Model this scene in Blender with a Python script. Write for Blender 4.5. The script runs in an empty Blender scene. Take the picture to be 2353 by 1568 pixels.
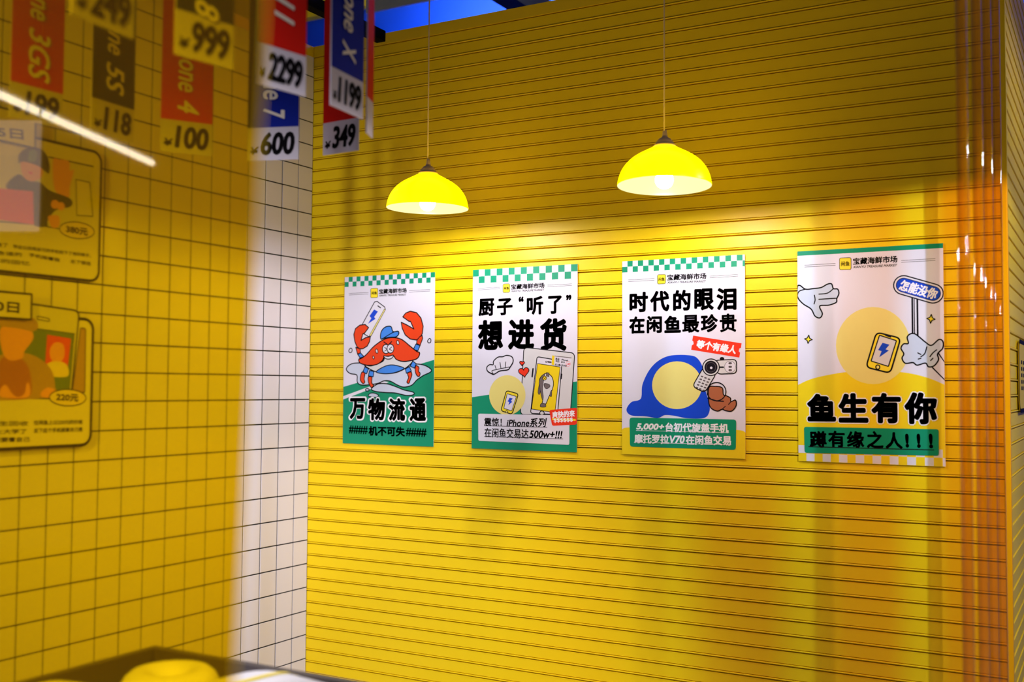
import bpy, bmesh, math, random
from mathutils import Vector, Matrix
from mathutils.geometry import tessellate_polygon

random.seed(7)
SC = bpy.context.scene
COL = SC.collection
PI = math.pi
ZO = 1.45                                   # floor level below the survey's zero line

# ------------------------------------------------------------------ camera
FPX, YAW, PITCH, ROLL = 2461.6, -0.51497, 0.04291, 0.005947
CAM = Vector((3.0274, -3.5851, 0.0583 + ZO))
_f = Vector((math.sin(YAW)*math.cos(PITCH), math.cos(YAW)*math.cos(PITCH), math.sin(PITCH)))
_r0 = Vector((math.cos(YAW), -math.sin(YAW), 0))
_u0 = _r0.cross(_f)
_r = _r0*math.cos(ROLL) + _u0*math.sin(ROLL)
_u = -_r0*math.sin(ROLL) + _u0*math.cos(ROLL)
cd = bpy.data.cameras.new('camera')
cam = bpy.data.objects.new('camera', cd)
COL.objects.link(cam)
cd.sensor_fit = 'HORIZONTAL'
cd.sensor_width = 36.0
cd.lens = 36.0*FPX/2353.0
cd.clip_start = 0.05
cd.dof.use_dof = True
cd.dof.focus_distance = 3.85
cd.dof.aperture_fstop = 1.9
m = Matrix(((_r.x, _u.x, -_f.x), (_r.y, _u.y, -_f.y), (_r.z, _u.z, -_f.z))).to_4x4()
m.translation = CAM
cam.matrix_world = m
SC.camera = cam

def ray(px, py):
    return _f + _r*((px-1176.5)/FPX) - _u*((py-784.0)/FPX)
def at_depth(px, py, d): return CAM + ray(px, py)*d
def at_y(px, py, y):
    d = ray(px, py); return CAM + d*((y-CAM.y)/d.y)
def at_x(px, py, x):
    d = ray(px, py); return CAM + d*((x-CAM.x)/d.x)
def at_z(px, py, z):
    d = ray(px, py); return CAM + d*((z-CAM.z)/d.z)
def project(p):
    d = Vector(p)-CAM; z = d.dot(_f)
    return 1176.5+FPX*d.dot(_r)/z, 784-FPX*d.dot(_u)/z, z

# ------------------------------------------------------------------ world and exposure
W = bpy.data.worlds.new('hall_ambience')
SC.world = W
W.use_nodes = True
bg = W.node_tree.nodes['Background']
bg.inputs[0].default_value = (0.92, 0.90, 1.0, 1)
bg.inputs[1].default_value = 0.04
SC.view_settings.view_transform = 'Standard'
SC.view_settings.look = 'None'
SC.view_settings.gamma = 1.0
SC.view_settings.use_curve_mapping = False
SC.view_settings.exposure = 0.45
try:
    SC.cycles.use_denoising = True
    SC.cycles.max_bounces = 10
    SC.cycles.transparent_max_bounces = 24
    SC.cycles.sample_clamp_indirect = 6.0
    SC.cycles.caustics_reflective = False
except Exception:
    pass
BULB = 380.0                                # pendant bulbs
SPOT3 = 108.0                               # the pendant beside the strip curtain
HALL = 620.0                                # added fill spotlights behind the camera
TUBE = 14.0                                 # ceiling tubes of the hall behind the camera

# ------------------------------------------------------------------ materials
def lin(c):
    c /= 255.0
    return c/12.92 if c <= 0.04045 else ((c+0.055)/1.055)**2.4
def srgb(r, g, b): return (lin(r), lin(g), lin(b), 1.0)
MATS = {}
def mat(name, col, rough=0.5, spec=0.5, metal=0.0, noise=0.0, nscale=40.0, bump=0.0):
    if name in MATS: return MATS[name]
    M = bpy.data.materials.new(name); M.use_nodes = True
    nt = M.node_tree; b = nt.nodes['Principled BSDF']
    b.inputs['Base Color'].default_value = col
    b.inputs['Roughness'].default_value = rough
    b.inputs['Specular IOR Level'].default_value = spec
    b.inputs['Metallic'].default_value = metal
    if noise or bump:
        tc = nt.nodes.new('ShaderNodeTexCoord')
        n = nt.nodes.new('ShaderNodeTexNoise'); n.inputs['Scale'].default_value = nscale
        n.inputs['Detail'].default_value = 4
        nt.links.new(tc.outputs['Object'], n.inputs['Vector'])
        if noise:
            mx = nt.nodes.new('ShaderNodeMix'); mx.data_type = 'RGBA'
            mx.inputs['A'].default_value = tuple(c*(1-noise) for c in col[:3])+(1,)
            mx.inputs['B'].default_value = tuple(min(1, c*(1+noise)) for c in col[:3])+(1,)
            nt.links.new(n.outputs['Fac'], mx.inputs['Factor'])
            nt.links.new(mx.outputs['Result'], b.inputs['Base Color'])
        if bump:
            bp = nt.nodes.new('ShaderNodeBump'); bp.inputs['Strength'].default_value = bump
            bp.inputs['Distance'].default_value = 0.002
            nt.links.new(n.outputs['Fac'], bp.inputs['Height'])
            nt.links.new(bp.outputs['Normal'], b.inputs['Normal'])
    MATS[name] = M
    return M
def emit(name, col, strength):
    M = bpy.data.materials.new(name); M.use_nodes = True
    nt = M.node_tree; nt.nodes.clear()
    o = nt.nodes.new('ShaderNodeOutputMaterial'); e = nt.nodes.new('ShaderNodeEmission')
    e.inputs[0].default_value = col; e.inputs[1].default_value = strength
    nt.links.new(e.outputs[0], o.inputs[0]); MATS[name] = M
    return M
def acrylic(name, tint, haze_col, haze, ior=1.49, bend=0.0, bend_ior=1.49, wavy=0.0):
    """clear tinted acrylic: straight-through tint, a little haze, clear-coat reflection"""
    M = bpy.data.materials.new(name); M.use_nodes = True
    nt = M.node_tree; nt.nodes.clear()
    o = nt.nodes.new('ShaderNodeOutputMaterial')
    tr = nt.nodes.new('ShaderNodeBsdfTransparent'); tr.inputs[0].default_value = tint
    df = nt.nodes.new('ShaderNodeBsdfTranslucent'); df.inputs[0].default_value = haze_col
    d2 = nt.nodes.new('ShaderNodeBsdfDiffuse'); d2.inputs[0].default_value = haze_col
    hz = nt.nodes.new('ShaderNodeMixShader'); hz.inputs[0].default_value = 0.5
    nt.links.new(df.outputs[0], hz.inputs[1]); nt.links.new(d2.outputs[0], hz.inputs[2])
    m1 = nt.nodes.new('ShaderNodeMixShader'); m1.inputs[0].default_value = haze
    nt.links.new(tr.outputs[0], m1.inputs[1]); nt.links.new(hz.outputs[0], m1.inputs[2])
    if bend:                                # the part of the light that the solid rod bends
        rf = nt.nodes.new('ShaderNodeBsdfRefraction'); rf.inputs['Color'].default_value = tint
        rf.inputs['IOR'].default_value = bend_ior; rf.inputs['Roughness'].default_value = wavy
        if bend >= 1: nt.links.new(rf.outputs[0], m1.inputs[1])
        else:
            mb = nt.nodes.new('ShaderNodeMixShader'); mb.inputs[0].default_value = bend
            nt.links.new(m1.outputs[0], mb.inputs[1]); nt.links.new(rf.outputs[0], mb.inputs[2]); m1 = mb
    gl = nt.nodes.new('ShaderNodeBsdfGlossy'); gl.inputs['Roughness'].default_value = 0.02
    fr = nt.nodes.new('ShaderNodeFresnel')
    ge = nt.nodes.new('ShaderNodeNewGeometry')      # same index entering and leaving
    mr = nt.nodes.new('ShaderNodeMapRange'); mr.inputs['To Min'].default_value = ior; mr.inputs['To Max'].default_value = 1/ior
    nt.links.new(ge.outputs['Backfacing'], mr.inputs['Value']); nt.links.new(mr.outputs[0], fr.inputs[0])
    m2 = nt.nodes.new('ShaderNodeMixShader')
    nt.links.new(fr.outputs[0], m2.inputs[0])
    nt.links.new(m1.outputs[0], m2.inputs[1]); nt.links.new(gl.outputs[0], m2.inputs[2])
    nt.links.new(m2.outputs[0], o.inputs[0]); MATS[name] = M
    return M

YEL = mat('yellow_painted_metal', (0.86, 0.60, 0.001, 1), 0.42, 0.3, noise=0.03, nscale=3)
YELT = mat('yellow_trim_paint', (0.80, 0.55, 0.004, 1), 0.45, 0.4, noise=0.04, nscale=6)
TILE = mat('white_glazed_tile', (0.72, 0.69, 0.80, 1), 0.22, 0.5, noise=0.015, nscale=5)
GROUT = mat('black_grout', (0.006, 0.005, 0.007, 1), 0.9, 0.2, noise=0.2, nscale=80)
FLOORM = mat('grey_floor', (0.30, 0.29, 0.28, 1), 0.5, 0.4, noise=0.12, nscale=5)
BLUE = mat('blue_wall_paint', (0.0, 0.045, 0.60, 1), 0.6, 0.3, noise=0.03, nscale=2)
BLACKM = mat('black_metal', (0.002, 0.002, 0.0025, 1), 0.7, 0.03, noise=0.1)
WHITE = mat('poster_paper', (0.71, 0.68, 0.77, 1), 0.5, 0.35, noise=0.01, nscale=8)
INK = mat('ink_black', (0.008, 0.006, 0.010, 1), 0.6, 0.1, noise=0.05)
P_WHITE = mat('print_white', (0.71, 0.68, 0.75, 1), 0.5, 0.3, noise=0.01)
P_WTEXT = mat('print_white_lettering', (0.86, 0.84, 0.88, 1), 0.5, 0.3, noise=0.01)
P_GREEN = mat('print_green', srgb(0, 140, 100), 0.5, 0.3, noise=0.02)
P_YEL = mat('print_yellow', (0.84, 0.62, 0.004, 1), 0.5, 0.3, noise=0.02)
P_LOGO = mat('print_logo_yellow', (0.86, 0.68, 0.02, 1), 0.5, 0.3, noise=0.02)
P_PALE = mat('print_pale_yellow', srgb(228, 212, 120), 0.5, 0.3, noise=0.02)
P_RED = mat('print_red', srgb(232, 50, 18), 0.5, 0.3, noise=0.02)
P_CRAB = mat('print_orange_red', srgb(226, 62, 8), 0.5, 0.3, noise=0.02)
P_BLUE = mat('print_sky_blue', srgb(62, 132, 222), 0.5, 0.3, noise=0.02)
P_DBLUE = mat('print_deep_blue', srgb(10, 66, 200), 0.5, 0.3, noise=0.02)
P_WATER = mat('print_water_grey', srgb(196, 203, 220), 0.5, 0.3, noise=0.02)
P_GREY = mat('print_grey', srgb(210, 208, 208), 0.5, 0.3, noise=0.02)
P_DGREY = mat('print_dark_grey', srgb(110, 98, 98), 0.5, 0.3, noise=0.02)
P_BROWN = mat('print_brown', srgb(170, 98, 62), 0.5, 0.3, noise=0.02)
P_SKIN = mat('print_skin', srgb(232, 160, 120), 0.5, 0.3, noise=0.02)
P_NAVY = mat('print_navy', srgb(40, 44, 60), 0.5, 0.3, noise=0.03)
P_OLIVE = mat('print_olive', srgb(90, 120, 70), 0.5, 0.3, noise=0.03)
P_TAN = mat('print_tan', srgb(176, 140, 110), 0.5, 0.3, noise=0.03)

# ------------------------------------------------------------------ mesh helpers
def link(name, me, parent=None):
    o = bpy.data.objects.new(name, me); COL.objects.link(o)
    if parent: o.parent = parent
    return o
def mesh_of(name, verts, faces, mats, smooth=False, idx=None):
    me = bpy.data.meshes.new(name)
    me.from_pydata([tuple(v) for v in verts], [], faces)
    for q in (mats if isinstance(mats, (list, tuple)) else [mats]): me.materials.append(q)
    if idx: me.polygons.foreach_set('material_index', idx)
    if smooth: me.polygons.foreach_set('use_smooth', [True]*len(me.polygons))
    me.update()
    return me
def box_vf(x0, x1, y0, y1, z0, z1, off=0):
    v = [(x0,y0,z0),(x1,y0,z0),(x1,y1,z0),(x0,y1,z0),(x0,y0,z1),(x1,y0,z1),(x1,y1,z1),(x0,y1,z1)]
    f = [(0,3,2,1),(4,5,6,7),(0,1,5,4),(1,2,6,5),(2,3,7,6),(3,0,4,7)]
    return v, [tuple(i+off for i in q) for q in f]
def box(name, b, M, parent=None, bevel=0.0):
    v, f = box_vf(*b)
    me = mesh_of(name, v, f, M)
    if bevel:
        bm = bmesh.new(); bm.from_mesh(me)
        bmesh.ops.bevel(bm, geom=bm.edges[:], offset=bevel, segments=2, affect='EDGES', profile=0.7)
        bm.to_mesh(me); bm.free()
    return link(name, me, parent)
def prism(name, outline, axis, a0, a1, M, parent=None):
    """closed 2D outline extruded along an axis ('x': (y,z), 'y': (x,z), 'z': (x,y))"""
    n = len(outline); v = []
    for a in (a0, a1):
        for p, q in outline:
            v.append((a, p, q) if axis == 'x' else (p, a, q) if axis == 'y' else (p, q, a))
    f = [(i, (i+1) % n, n+(i+1) % n, n+i) for i in range(n)]
    tri = tessellate_polygon([[Vector((p, q, 0)) for p, q in outline]])
    f += [tuple(t) for t in tri] + [tuple(n+i for i in reversed(t)) for t in tri]
    me = mesh_of(name, v, f, M)
    bm = bmesh.new(); bm.from_mesh(me); bmesh.ops.recalc_face_normals(bm, faces=bm.faces[:]); bm.to_mesh(me); bm.free()
    return link(name, me, parent)
def lathe(name, prof, M, parent=None, seg=48, close=False, smooth=True):
    v, f = [], []
    for r, z in prof:
        for k in range(seg):
            a = 2*PI*k/seg; v.append((r*math.cos(a), r*math.sin(a), z))
    n = len(prof)
    for i in range(n if close else n-1):
        j = (i+1) % n
        for k in range(seg):
            k2 = (k+1) % seg
            f.append((i*seg+k, i*seg+k2, j*seg+k2, j*seg+k))
    if not close:
        f.append(tuple(range(seg-1, -1, -1))); f.append(tuple((n-1)*seg+k for k in range(seg)))
    return link(name, mesh_of(name, v, f, M, smooth), parent)
def tube(name, p0, p1, r, M, parent=None, seg=12):
    p0, p1 = Vector(p0), Vector(p1); d = (p1-p0).normalized()
    a = d.orthogonal().normalized(); b = d.cross(a)
    v = []
    for p in (p0, p1):
        for k in range(seg):
            t = 2*PI*k/seg; v.append(p + a*r*math.cos(t) + b*r*math.sin(t))
    f = [(k, (k+1) % seg, seg+(k+1) % seg, seg+k) for k in range(seg)]
    f += [tuple(range(seg-1, -1, -1)), tuple(range(seg, 2*seg))]
    return link(name, mesh_of(name, v, f, M, True), parent)
def thing(name, label, cat, loc=(0, 0, 0), rz=0.0, group=None):
    o = bpy.data.objects.new(name, None); COL.objects.link(o)
    o.empty_display_size = 0.05
    o.location = loc; o.rotation_euler = (0, 0, rz)
    o['label'] = label; o['category'] = cat
    if group: o['group'] = group
    return o
def tag(o, label, cat, group=None):
    o['label'] = label; o['category'] = cat
    if group: o['group'] = group
    return o
def struct(o): o['kind'] = 'structure'; return o
def slabel(o, label, cat):
    o['kind'] = 'structure'; o['label'] = label; o['category'] = cat; return o

# ------------------------------------------------------------------ flat print on boards and posters
_glyphs = {}
def glyphs(s, shear=0.0):
    key = (s, shear)
    if key in _glyphs: return _glyphs[key]
    cu = bpy.data.curves.new('lettering_source', 'FONT')
    cu.body = s; cu.size = 1.0; cu.shear = shear; cu.resolution_u = 3; cu.fill_mode = 'FRONT'
    ob = bpy.data.objects.new('lettering_source', cu); COL.objects.link(ob)
    dg = bpy.context.evaluated_depsgraph_get(); dg.update()
    me = bpy.data.meshes.new_from_object(ob.evaluated_get(dg))
    vs = [(v.co.x, v.co.y) for v in me.vertices]; fs = [tuple(p.vertices) for p in me.polygons]
    bpy.data.objects.remove(ob); bpy.data.curves.remove(cu); bpy.data.meshes.remove(me)
    if not vs: vs, fs = [(0, 0), (1, 0), (1, 1)], [(0, 1, 2)]
    x0 = min(v[0] for v in vs); x1 = max(v[0] for v in vs); y0 = min(v[1] for v in vs); y1 = max(v[1] for v in vs)
    out = ([((v[0]-x0)/(x1-x0), (v[1]-y0)/max(1e-6, y1-y0)) for v in vs], fs)
    _glyphs[key] = out
    return out
def spline(pts, closed=True, n=6):
    out = []; N = len(pts)
    for i in range(N if closed else N-1):
        g = (lambda k: pts[k % N]) if closed else (lambda k: pts[max(0, min(N-1, k))])
        p0, p1, p2, p3 = g(i-1), g(i), g(i+1), g(i+2)
        for k in range(n):
            t = k/n
            out.append(tuple(0.5*(2*p1[c]+(p2[c]-p0[c])*t+(2*p0[c]-5*p1[c]+4*p2[c]-p3[c])*t*t+(3*p1[c]-p0[c]-3*p2[c]+p3[c])*t**3) for c in (0, 1)))
    if not closed: out.append(tuple(pts[-1]))
    return out
def solve8(A, b):
    n = 8; M = [r[:]+[b[i]] for i, r in enumerate(A)]
    for i in range(n):
        p = max(range(i, n), key=lambda k: abs(M[k][i])); M[i], M[p] = M[p], M[i]
        for k in range(n):
            if k != i:
                q = M[k][i]/M[i][i]
                M[k] = [a-q*c for a, c in zip(M[k], M[i])]
    return [M[i][n]/M[i][i] for i in range(n)]
def homography(src, dst):
    A, b = [], []
    for (x, y), (X, Y) in zip(src, dst):
        A.append([x, y, 1, 0, 0, 0, -X*x, -X*y]); b.append(X)
        A.append([0, 0, 0, x, y, 1, -Y*x, -Y*y]); b.append(Y)
    h = solve8(A, b)
    def f(p):
        w = h[6]*p[0]+h[7]*p[1]+1
        return ((h[0]*p[0]+h[1]*p[1]+h[2])/w, (h[3]*p[0]+h[4]*p[1]+h[5])/w)
    return f
class Art:
    """print on a flat sheet; local x right, local z up, front towards -y"""
    STEP = 1.2e-5
    def __init__(self, root, fmap, unit, front=0.0, clip=None):
        self.root, self.f, self.unit, self.lay, self.front = root, fmap, unit, 0, front
        self.clip = clip
        self.buf = None
    def part(self, name, label=None):
        self.flush(); self.buf = [name, [], [], [], [], label]; return self
    def flush(self):
        if self.buf and self.buf[2]:
            name, v, f, mi, ms, lab = self.buf
            o = link(name, mesh_of(name, v, f, ms, idx=mi), self.root)
            if lab: o['label'] = lab
        self.buf = None
    def add(self, pts, faces, M, up=True):
        if up: self.lay += 1
        y = self.front - self.lay*self.STEP
        _, v, f, mi, ms, _ = self.buf
        if M not in ms: ms.append(M)
        k = ms.index(M); o = len(v)
        if self.clip:
            a, b, c, d = self.clip
            pts = [(min(max(p[0], a), b), min(max(p[1], c), d)) for p in pts]
        v += [(p[0], y, p[1]) for p in pts]
        for q in faces: f.append(tuple(i+o for i in q)); mi.append(k)
    def fill(self, L, M):
        tri = tessellate_polygon([[Vector((p[0], p[1], 0)) for p in L]])
        self.add(L, [tuple(t) for t in tri], M)
    def stroke(self, L, w, M, closed):
        w *= self.unit*(1.22 if M is INK else 1.0); v, f = [], []; N = len(L)
        if N == 2 and not closed:               # one capsule
            a, b = L; an = math.atan2(b[1]-a[1], b[0]-a[0])
            for c, s0 in ((b, an-PI/2), (a, an+PI/2)):
                v += [(c[0]+w/2*math.cos(s0+k*PI/12), c[1]+w/2*math.sin(s0+k*PI/12)) for k in range(13)]
            self.add(v, [tuple(range(26))], M)
            return
        for i in range(N if closed else N-1):
            a, b = L[i], L[(i+1) % N]
            dx, dy = b[0]-a[0], b[1]-a[1]; l = math.hypot(dx, dy)
            if l < 1e-9: continue
            nx, ny = -dy/l*w/2, dx/l*w/2; o = len(v)
            v += [(a[0]+nx, a[1]+ny), (a[0]-nx, a[1]-ny), (b[0]-nx, b[1]-ny), (b[0]+nx, b[1]+ny)]
            f.append((o, o+1, o+2, o+3))
        for p in (L if M is INK else ()):
            o = len(v)
            v += [(p[0]+w/2*math.cos(k*PI/4), p[1]+w/2*math.sin(k*PI/4)) for k in range(8)]
            f.append(tuple(range(o, o+8)))
        self.add(v, f, M)
    def poly(self, pts, M=None, w=0, smooth=False, ink=None, closed=True):
        L = [self.f(p) for p in (spline(pts, closed) if smooth else pts)]
        if M is not None: self.fill(L, M)
        if w: self.stroke(L, w, ink or INK, closed)
    def blob(self, pts, M=None, w=0, ink=None): self.poly(pts, M, w, True, ink)
    def line(self, pts, w, M=None, smooth=False): self.poly(pts, None, w, smooth, M or INK, False)
    def oval(self, c, rx, ry, M=None, w=0, rot=0.0, ink=None):
        ca, sa = math.cos(rot), math.sin(rot); pts = []
        for k in range(40):
            a = 2*PI*k/40; x, y = rx*math.cos(a), ry*math.sin(a)
            pts.append((c[0]+x*ca-y*sa, c[1]+x*sa+y*ca))
        self.poly(pts, M, w, False, ink)
    def rrect(self, q, r, M=None, w=0, ink=None):
        """rounded quadrilateral through four picture points"""
        out = []
        for i in range(4):
            p0, p1, p2 = q[i-1], q[i], q[(i+1) % 4]
            def tow(a, b):
                l = math.hypot(b[0]-a[0], b[1]-a[1]); t = min(0.5, r/l)
                return (a[0]+(b[0]-a[0])*t, a[1]+(b[1]-a[1])*t)
            s, e = tow(p1, p0), tow(p1, p2)
            for k in range(6):
                t = k/5
                out.append(tuple((1-t)**2*s[c]+2*t*(1-t)*p1[c]+t*t*e[c] for c in (0, 1)))
        self.poly(out, M, w, False, ink)
    def text(self, s, L, R, h, M=None, bold=0.0, shear=0.0):
        """lettering between two picture points (middle of its left and right end), h high"""
        gv, gf = glyphs(s, shear)
        a, b = self.f(L), self.f(R)
        dx, dz = b[0]-a[0], b[1]-a[1]; wd = math.hypot(dx, dz); ex = (dx/wd, dz/wd); ey = (-ex[1], ex[0])
        h *= self.unit; bo = bold*self.unit
        W, H = wd-2*bo, h-2*bo
        v, f = [], []
        NB = 18 if (M or INK) is INK else 10
        offs = [(0, 0)] if not bold else [(bo*math.cos(2*PI*k/NB), bo*math.sin(2*PI*k/NB)) for k in range(NB)]
        for ox, oy in offs:
            o = len(v)
            for x, y in gv:
                px, py = bo+x*W+ox, -h/2+bo+y*H+oy
                v.append((a[0]+ex[0]*px+ey[0]*py, a[1]+ex[1]*px+ey[1]*py))
            f += [tuple(i+o for i in q) for q in gf]
            if (M or INK) is not INK:           # each weight pass gets its own film of ink
                self.add(v, f, M); v, f = [], []
        if f: self.add(v, f, M or INK)

# ------------------------------------------------------------------ the setting
floor = box('floor', (-3.0, 7.0, -13.0, 2.5, -0.06, 0.0), FLOORM); struct(floor)

# left wall: black grout bed with white tiles set proud of it
TOPZ = 1.488 + ZO
wl = box('wall_left', (-0.10, -0.0025, -2.488, 0.0, 0.0, TOPZ), GROUT); struct(wl)
TW, D0, G = 0.09976, 0.0914, 0.0048
def tile_box(i, r):
    y1 = -G/2 if i == 0 else -(D0+(i-1)*TW)-G/2
    y0 = -(D0+i*TW)+G/2
    z0 = 0.05+r*0.1+G/2; z1 = min(z0+0.1-G, TOPZ-0.001)
    return y0, y1, z0, z1
cells = []
for i in range(25):
    for r in range(-1, 29):
        y0, y1, z0, z1 = tile_box(i, r)
        if r == -1: z0, z1 = 0.0, 0.05-G/2
        u, v, d = project((0, (y0+y1)/2, (z0+z1)/2))
        seen = -30 < u < 760 and -30 < v < 1575
        hid = (u < 195 and (375 < v < 620 or 760 < v < 1000))
        cells.append((0 if (seen and not hid) else 1, d, y0, y1, z0, z1))
cells.sort()
shared = {}
rest_v, rest_f = [], []
for n, (k, d, y0, y1, z0, z1) in enumerate(cells):
    if n < 300 and k == 0:
        key = (round(y1-y0, 4), round(z1-z0, 4))
        if key not in shared:
            a, b = key
            o = 0.0012
            v = [(-.0026, 0, 0), (-.0026, a, 0), (-.0026, a, b), (-.0026, 0, b),
                 (-.0008, 0, 0), (-.0008, a, 0), (-.0008, a, b), (-.0008, 0, b),
                 (0, o, o), (0, a-o, o), (0, a-o, b-o), (0, o, b-o)]
            f = [(0, 1, 5, 4), (1, 2, 6, 5), (2, 3, 7, 6), (3, 0, 4, 7), (4, 5, 9, 8), (5, 6, 10, 9), (6, 7, 11, 10), (7, 4, 8, 11), (8, 9, 10, 11)]
            shared[key] = mesh_of('tile', v, f, TILE)
        t = link('tile', shared[key], wl); t.location = (0, y0, z0)
    else:
        v, f = box_vf(-.0026, 0, y0, y1, z0, z1, len(rest_v)); rest_v += v; rest_f += f
tf = link('tile_field', mesh_of('tile_field', rest_v, rest_f, TILE), wl); tf['kind'] = 'stuff'

# back wall: yellow roller-shutter slats
RX = 2.735
wb = box('wall_back', (-0.10, RX, 0.015, 0.09, 0.0, TOPZ), YELT); struct(wb)
prof = [(.0150, 0), (.0130, 0), (-.0018, .0004), (-.0030, .0016), (-.0032, .0034), (-.0024, .0048), (.0, .0051), (.009, .0052),
        (.009, .0070), (.0006, .0071), (0, .0078), (0, .0458), (.0006, .0466), (.0130, .0468), (.0130, .05), (.0150, .05)]
s0 = prism('slat', prof, 'x', 0.0, RX-0.012, YEL, wb)
ZS = 0.0375 + ZO - 30*0.05
zs = [ZS + k*0.05 for k in range(59)]
s0.location.z = zs[0]
for z in zs[1:]:
    s = s0.copy(); COL.objects.link(s); s.parent = wb; s.location.z = z
# outer side face of the booth, same slats, running away behind the corner post
ws = box('wall_right', (RX-0.09, RX-0.015, 0.09, 1.6, 0.0, TOPZ), YELT); struct(ws)
profs = [(RX-p, q) for p, q in prof]
s1 = prism('slat', profs, 'y', 0.016, 1.6, YEL, ws)
s1.location.z = zs[0]
for z in zs[1:]:
    s = s1.copy(); COL.objects.link(s); s.parent = ws; s.location.z = z
CAPZ = 1.534 + ZO
struct(box('trim_1', (0.002, RX-0.012, -0.004, 0.09, TOPZ, CAPZ), YELT))
struct(box('trim_6', (-0.104, 0.004, -2.512, -2.489, 0.0, CAPZ), YELT))
struct(box('trim_2', (-0.10, -0.001, -2.488, 0.09, TOPZ, CAPZ), YELT))
struct(box('trim_3', (RX-0.012, RX+0.006, -0.006, 0.016, 0.0, CAPZ), YEL, bevel=0.004))
struct(box('trim_4', (RX-0.09, RX+0.002, 0.016, 1.6, TOPZ, CAPZ), YELT))
# beyond the booth: blue hall wall with a yellow band on top
bw = box('wall_hall', (-3.0, 6.0, 1.9, 2.0, 0.0, 4.15), BLUE); struct(bw)
zb = at_y(905, 0, 1.85).z
struct(box('trim_5', (-3.0, 6.0, 1.84, 1.90, zb, zb+0.30), YELT))

# ------------------------------------------------------------------ posters
PW, PH = 0.457, 0.70
PZ = -0.182 + ZO
PX = [0.187, 0.823, 1.461, 2.098]
QUAD = [[(118, 137), (837, 98), (822, 1490), (101, 1460)], [(97, 105), (893, 65), (880, 1503), (81, 1470)],
        [(97, 97), (982, 48), (983, 1525), (92, 1483)], [(95, 100), (1056, 45), (1065, 1512), (97, 1462)]]
PLAB = ['poster of a red crab in a blue cap holding up a phone', 'poster with a white chef hat, red hearts and a fish on a phone screen',
        'poster with a blue puddle, a swivel phone and a red banner', 'poster with cartoon white hands, a blue pill sign and a green top band']
def poster(i):
    root = thing('poster', PLAB[i], 'poster', (PX[i], -0.0042, PZ), 0, 'paper posters on the yellow shutter wall')
    box('sheet', (0, PW, -0.0006, 0.0006, 0, PH), WHITE, root)
    H = homography(QUAD[i], [(0, PH), (PW, PH), (PW, 0), (0, 0)])
    q = QUAD[i]
    unit = PH/(0.5*(q[3][1]-q[0][1]+q[2][1]-q[1][1]))
    return Art(root, H, unit, -0.0006, (0, PW, 0, PH))
def checker(A, n, first, top, rows=2, M=P_GREEN, c=None):
    A.part('checker_border')
    cw = c or PW/n
    v, f = [], []
    for r in range(rows):
        for k in range(int(n)+1):
            if (k+r) % 2 == first:
                x0, x1 = k*cw, min(PW, (k+1)*cw)
                if x1-x0 < 1e-4: continue
                z1 = top-r*cw; z0 = z1-cw; o = len(v)
                v += [(x0, z0), (x1, z0), (x1, z1), (x0, z1)]; f.append((o, o+1, o+2, o+3))
    A.add(v, f, M)
def header(A, l1, r1, l2, r2, icon, t1, t2, th, sub1, sub2, sh, gap):
    A.part('header_lettering')
    for a, b in ((l1, r1), (l2, r2)):
        for g in (-gap, gap):
            A.line([(a[0], a[1]+g), (b[0], b[1]+g)], 2.2)
    A.rrect(icon, 12, P_LOGO, 3)
    cx = sum(p[0] for p in icon)/4; cy = sum(p[1] for p in icon)/4; w = icon[1][0]-icon[0][0]
    A.text('闲鱼', (cx-w*.37, cy+1), (cx+w*.37, cy-1), w*.42, INK, 0.8)
    A.text('宝藏海鲜市场', t1, t2, th, INK, 1.6)
    A.text('XIANYU TREASURE MARKET', sub1, sub2, sh, INK, 0.5, 0.25)
BOLT = [(0, .5), (.5, 1), (1, .78), (.62, .55), (.9, .45), (-.1, -.15), (.3, .35)]

# --- crab poster
A = poster(0)
checker(A, 22, 1, PH)
header(A, (152, 273), (305, 265), (630, 252), (797, 243), [(324, 228), (381, 225), (381, 300), (324, 302)], (390, 252), (611, 243), 40, (390, 285), (608, 277), 15, 6)
A.part('background_print')
A.poly([(105, 1012), (829, 798), (822, 1490), (101, 1460)], P_GREEN)
A.poly([(104, 1086), (430, 968), (470, 975), (103, 1112)], P_WHITE)
A.blob([(130, 870), (165, 832), (240, 822), (420, 835), (640, 830), (740, 838), (800, 870), (800, 895), (740, 925), (690, 960), (650, 1000), (590, 1015), (540, 1000), (480, 968), (430, 965), (380, 985), (300, 997), (240, 995), (217, 970), (213, 918), (160, 905)], P_WATER, 7)
A.blob([(330, 1028), (380, 990), (450, 988), (520, 1010), (590, 1038), (660, 1055), (665, 1075), (610, 1082), (520, 1062), (440, 1058), (360, 1048)], P_WATER, 7)
A.oval((297, 1036), 15, 10, P_WATER, 6)
A.blob([(305, 1085), (318, 1065), (350, 1062), (385, 1078), (370, 1095), (330, 1092)], P_WATER, 6)
for c in ((163, 720), (790, 645)):
    A.blob([(c[0]-13, c[1]+2), (c[0]+2, c[1]-17), (c[0]+13, c[1]-8), (c[0]+10, c[1]+14), (c[0]-6, c[1]+18)], P_WHITE, 6)
A.part('crab_illustration')
A.poly([(355, 336), (375, 330), (436, 376), (441, 396), (326, 608), (308, 612), (262, 585), (246, 535)], P_WHITE, 6)
A.poly([(433, 392), (441, 398), (326, 608), (313, 604)], P_PALE, 3)
A.line([(382, 367), (403, 382)], 7)
A.poly([(352, 395), (382, 412), (352, 455), (363, 470), (302, 510), (330, 465), (315, 448)], P_DBLUE)
A.poly([(215, 692), (198, 650), (190, 595), (203, 548), (238, 520), (280, 515), (308, 540), (275, 585), (262, 590), (247, 642), (285, 620), (322, 612), (316, 650), (296, 688), (262, 708), (238, 710)], P_CRAB, 7)
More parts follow.
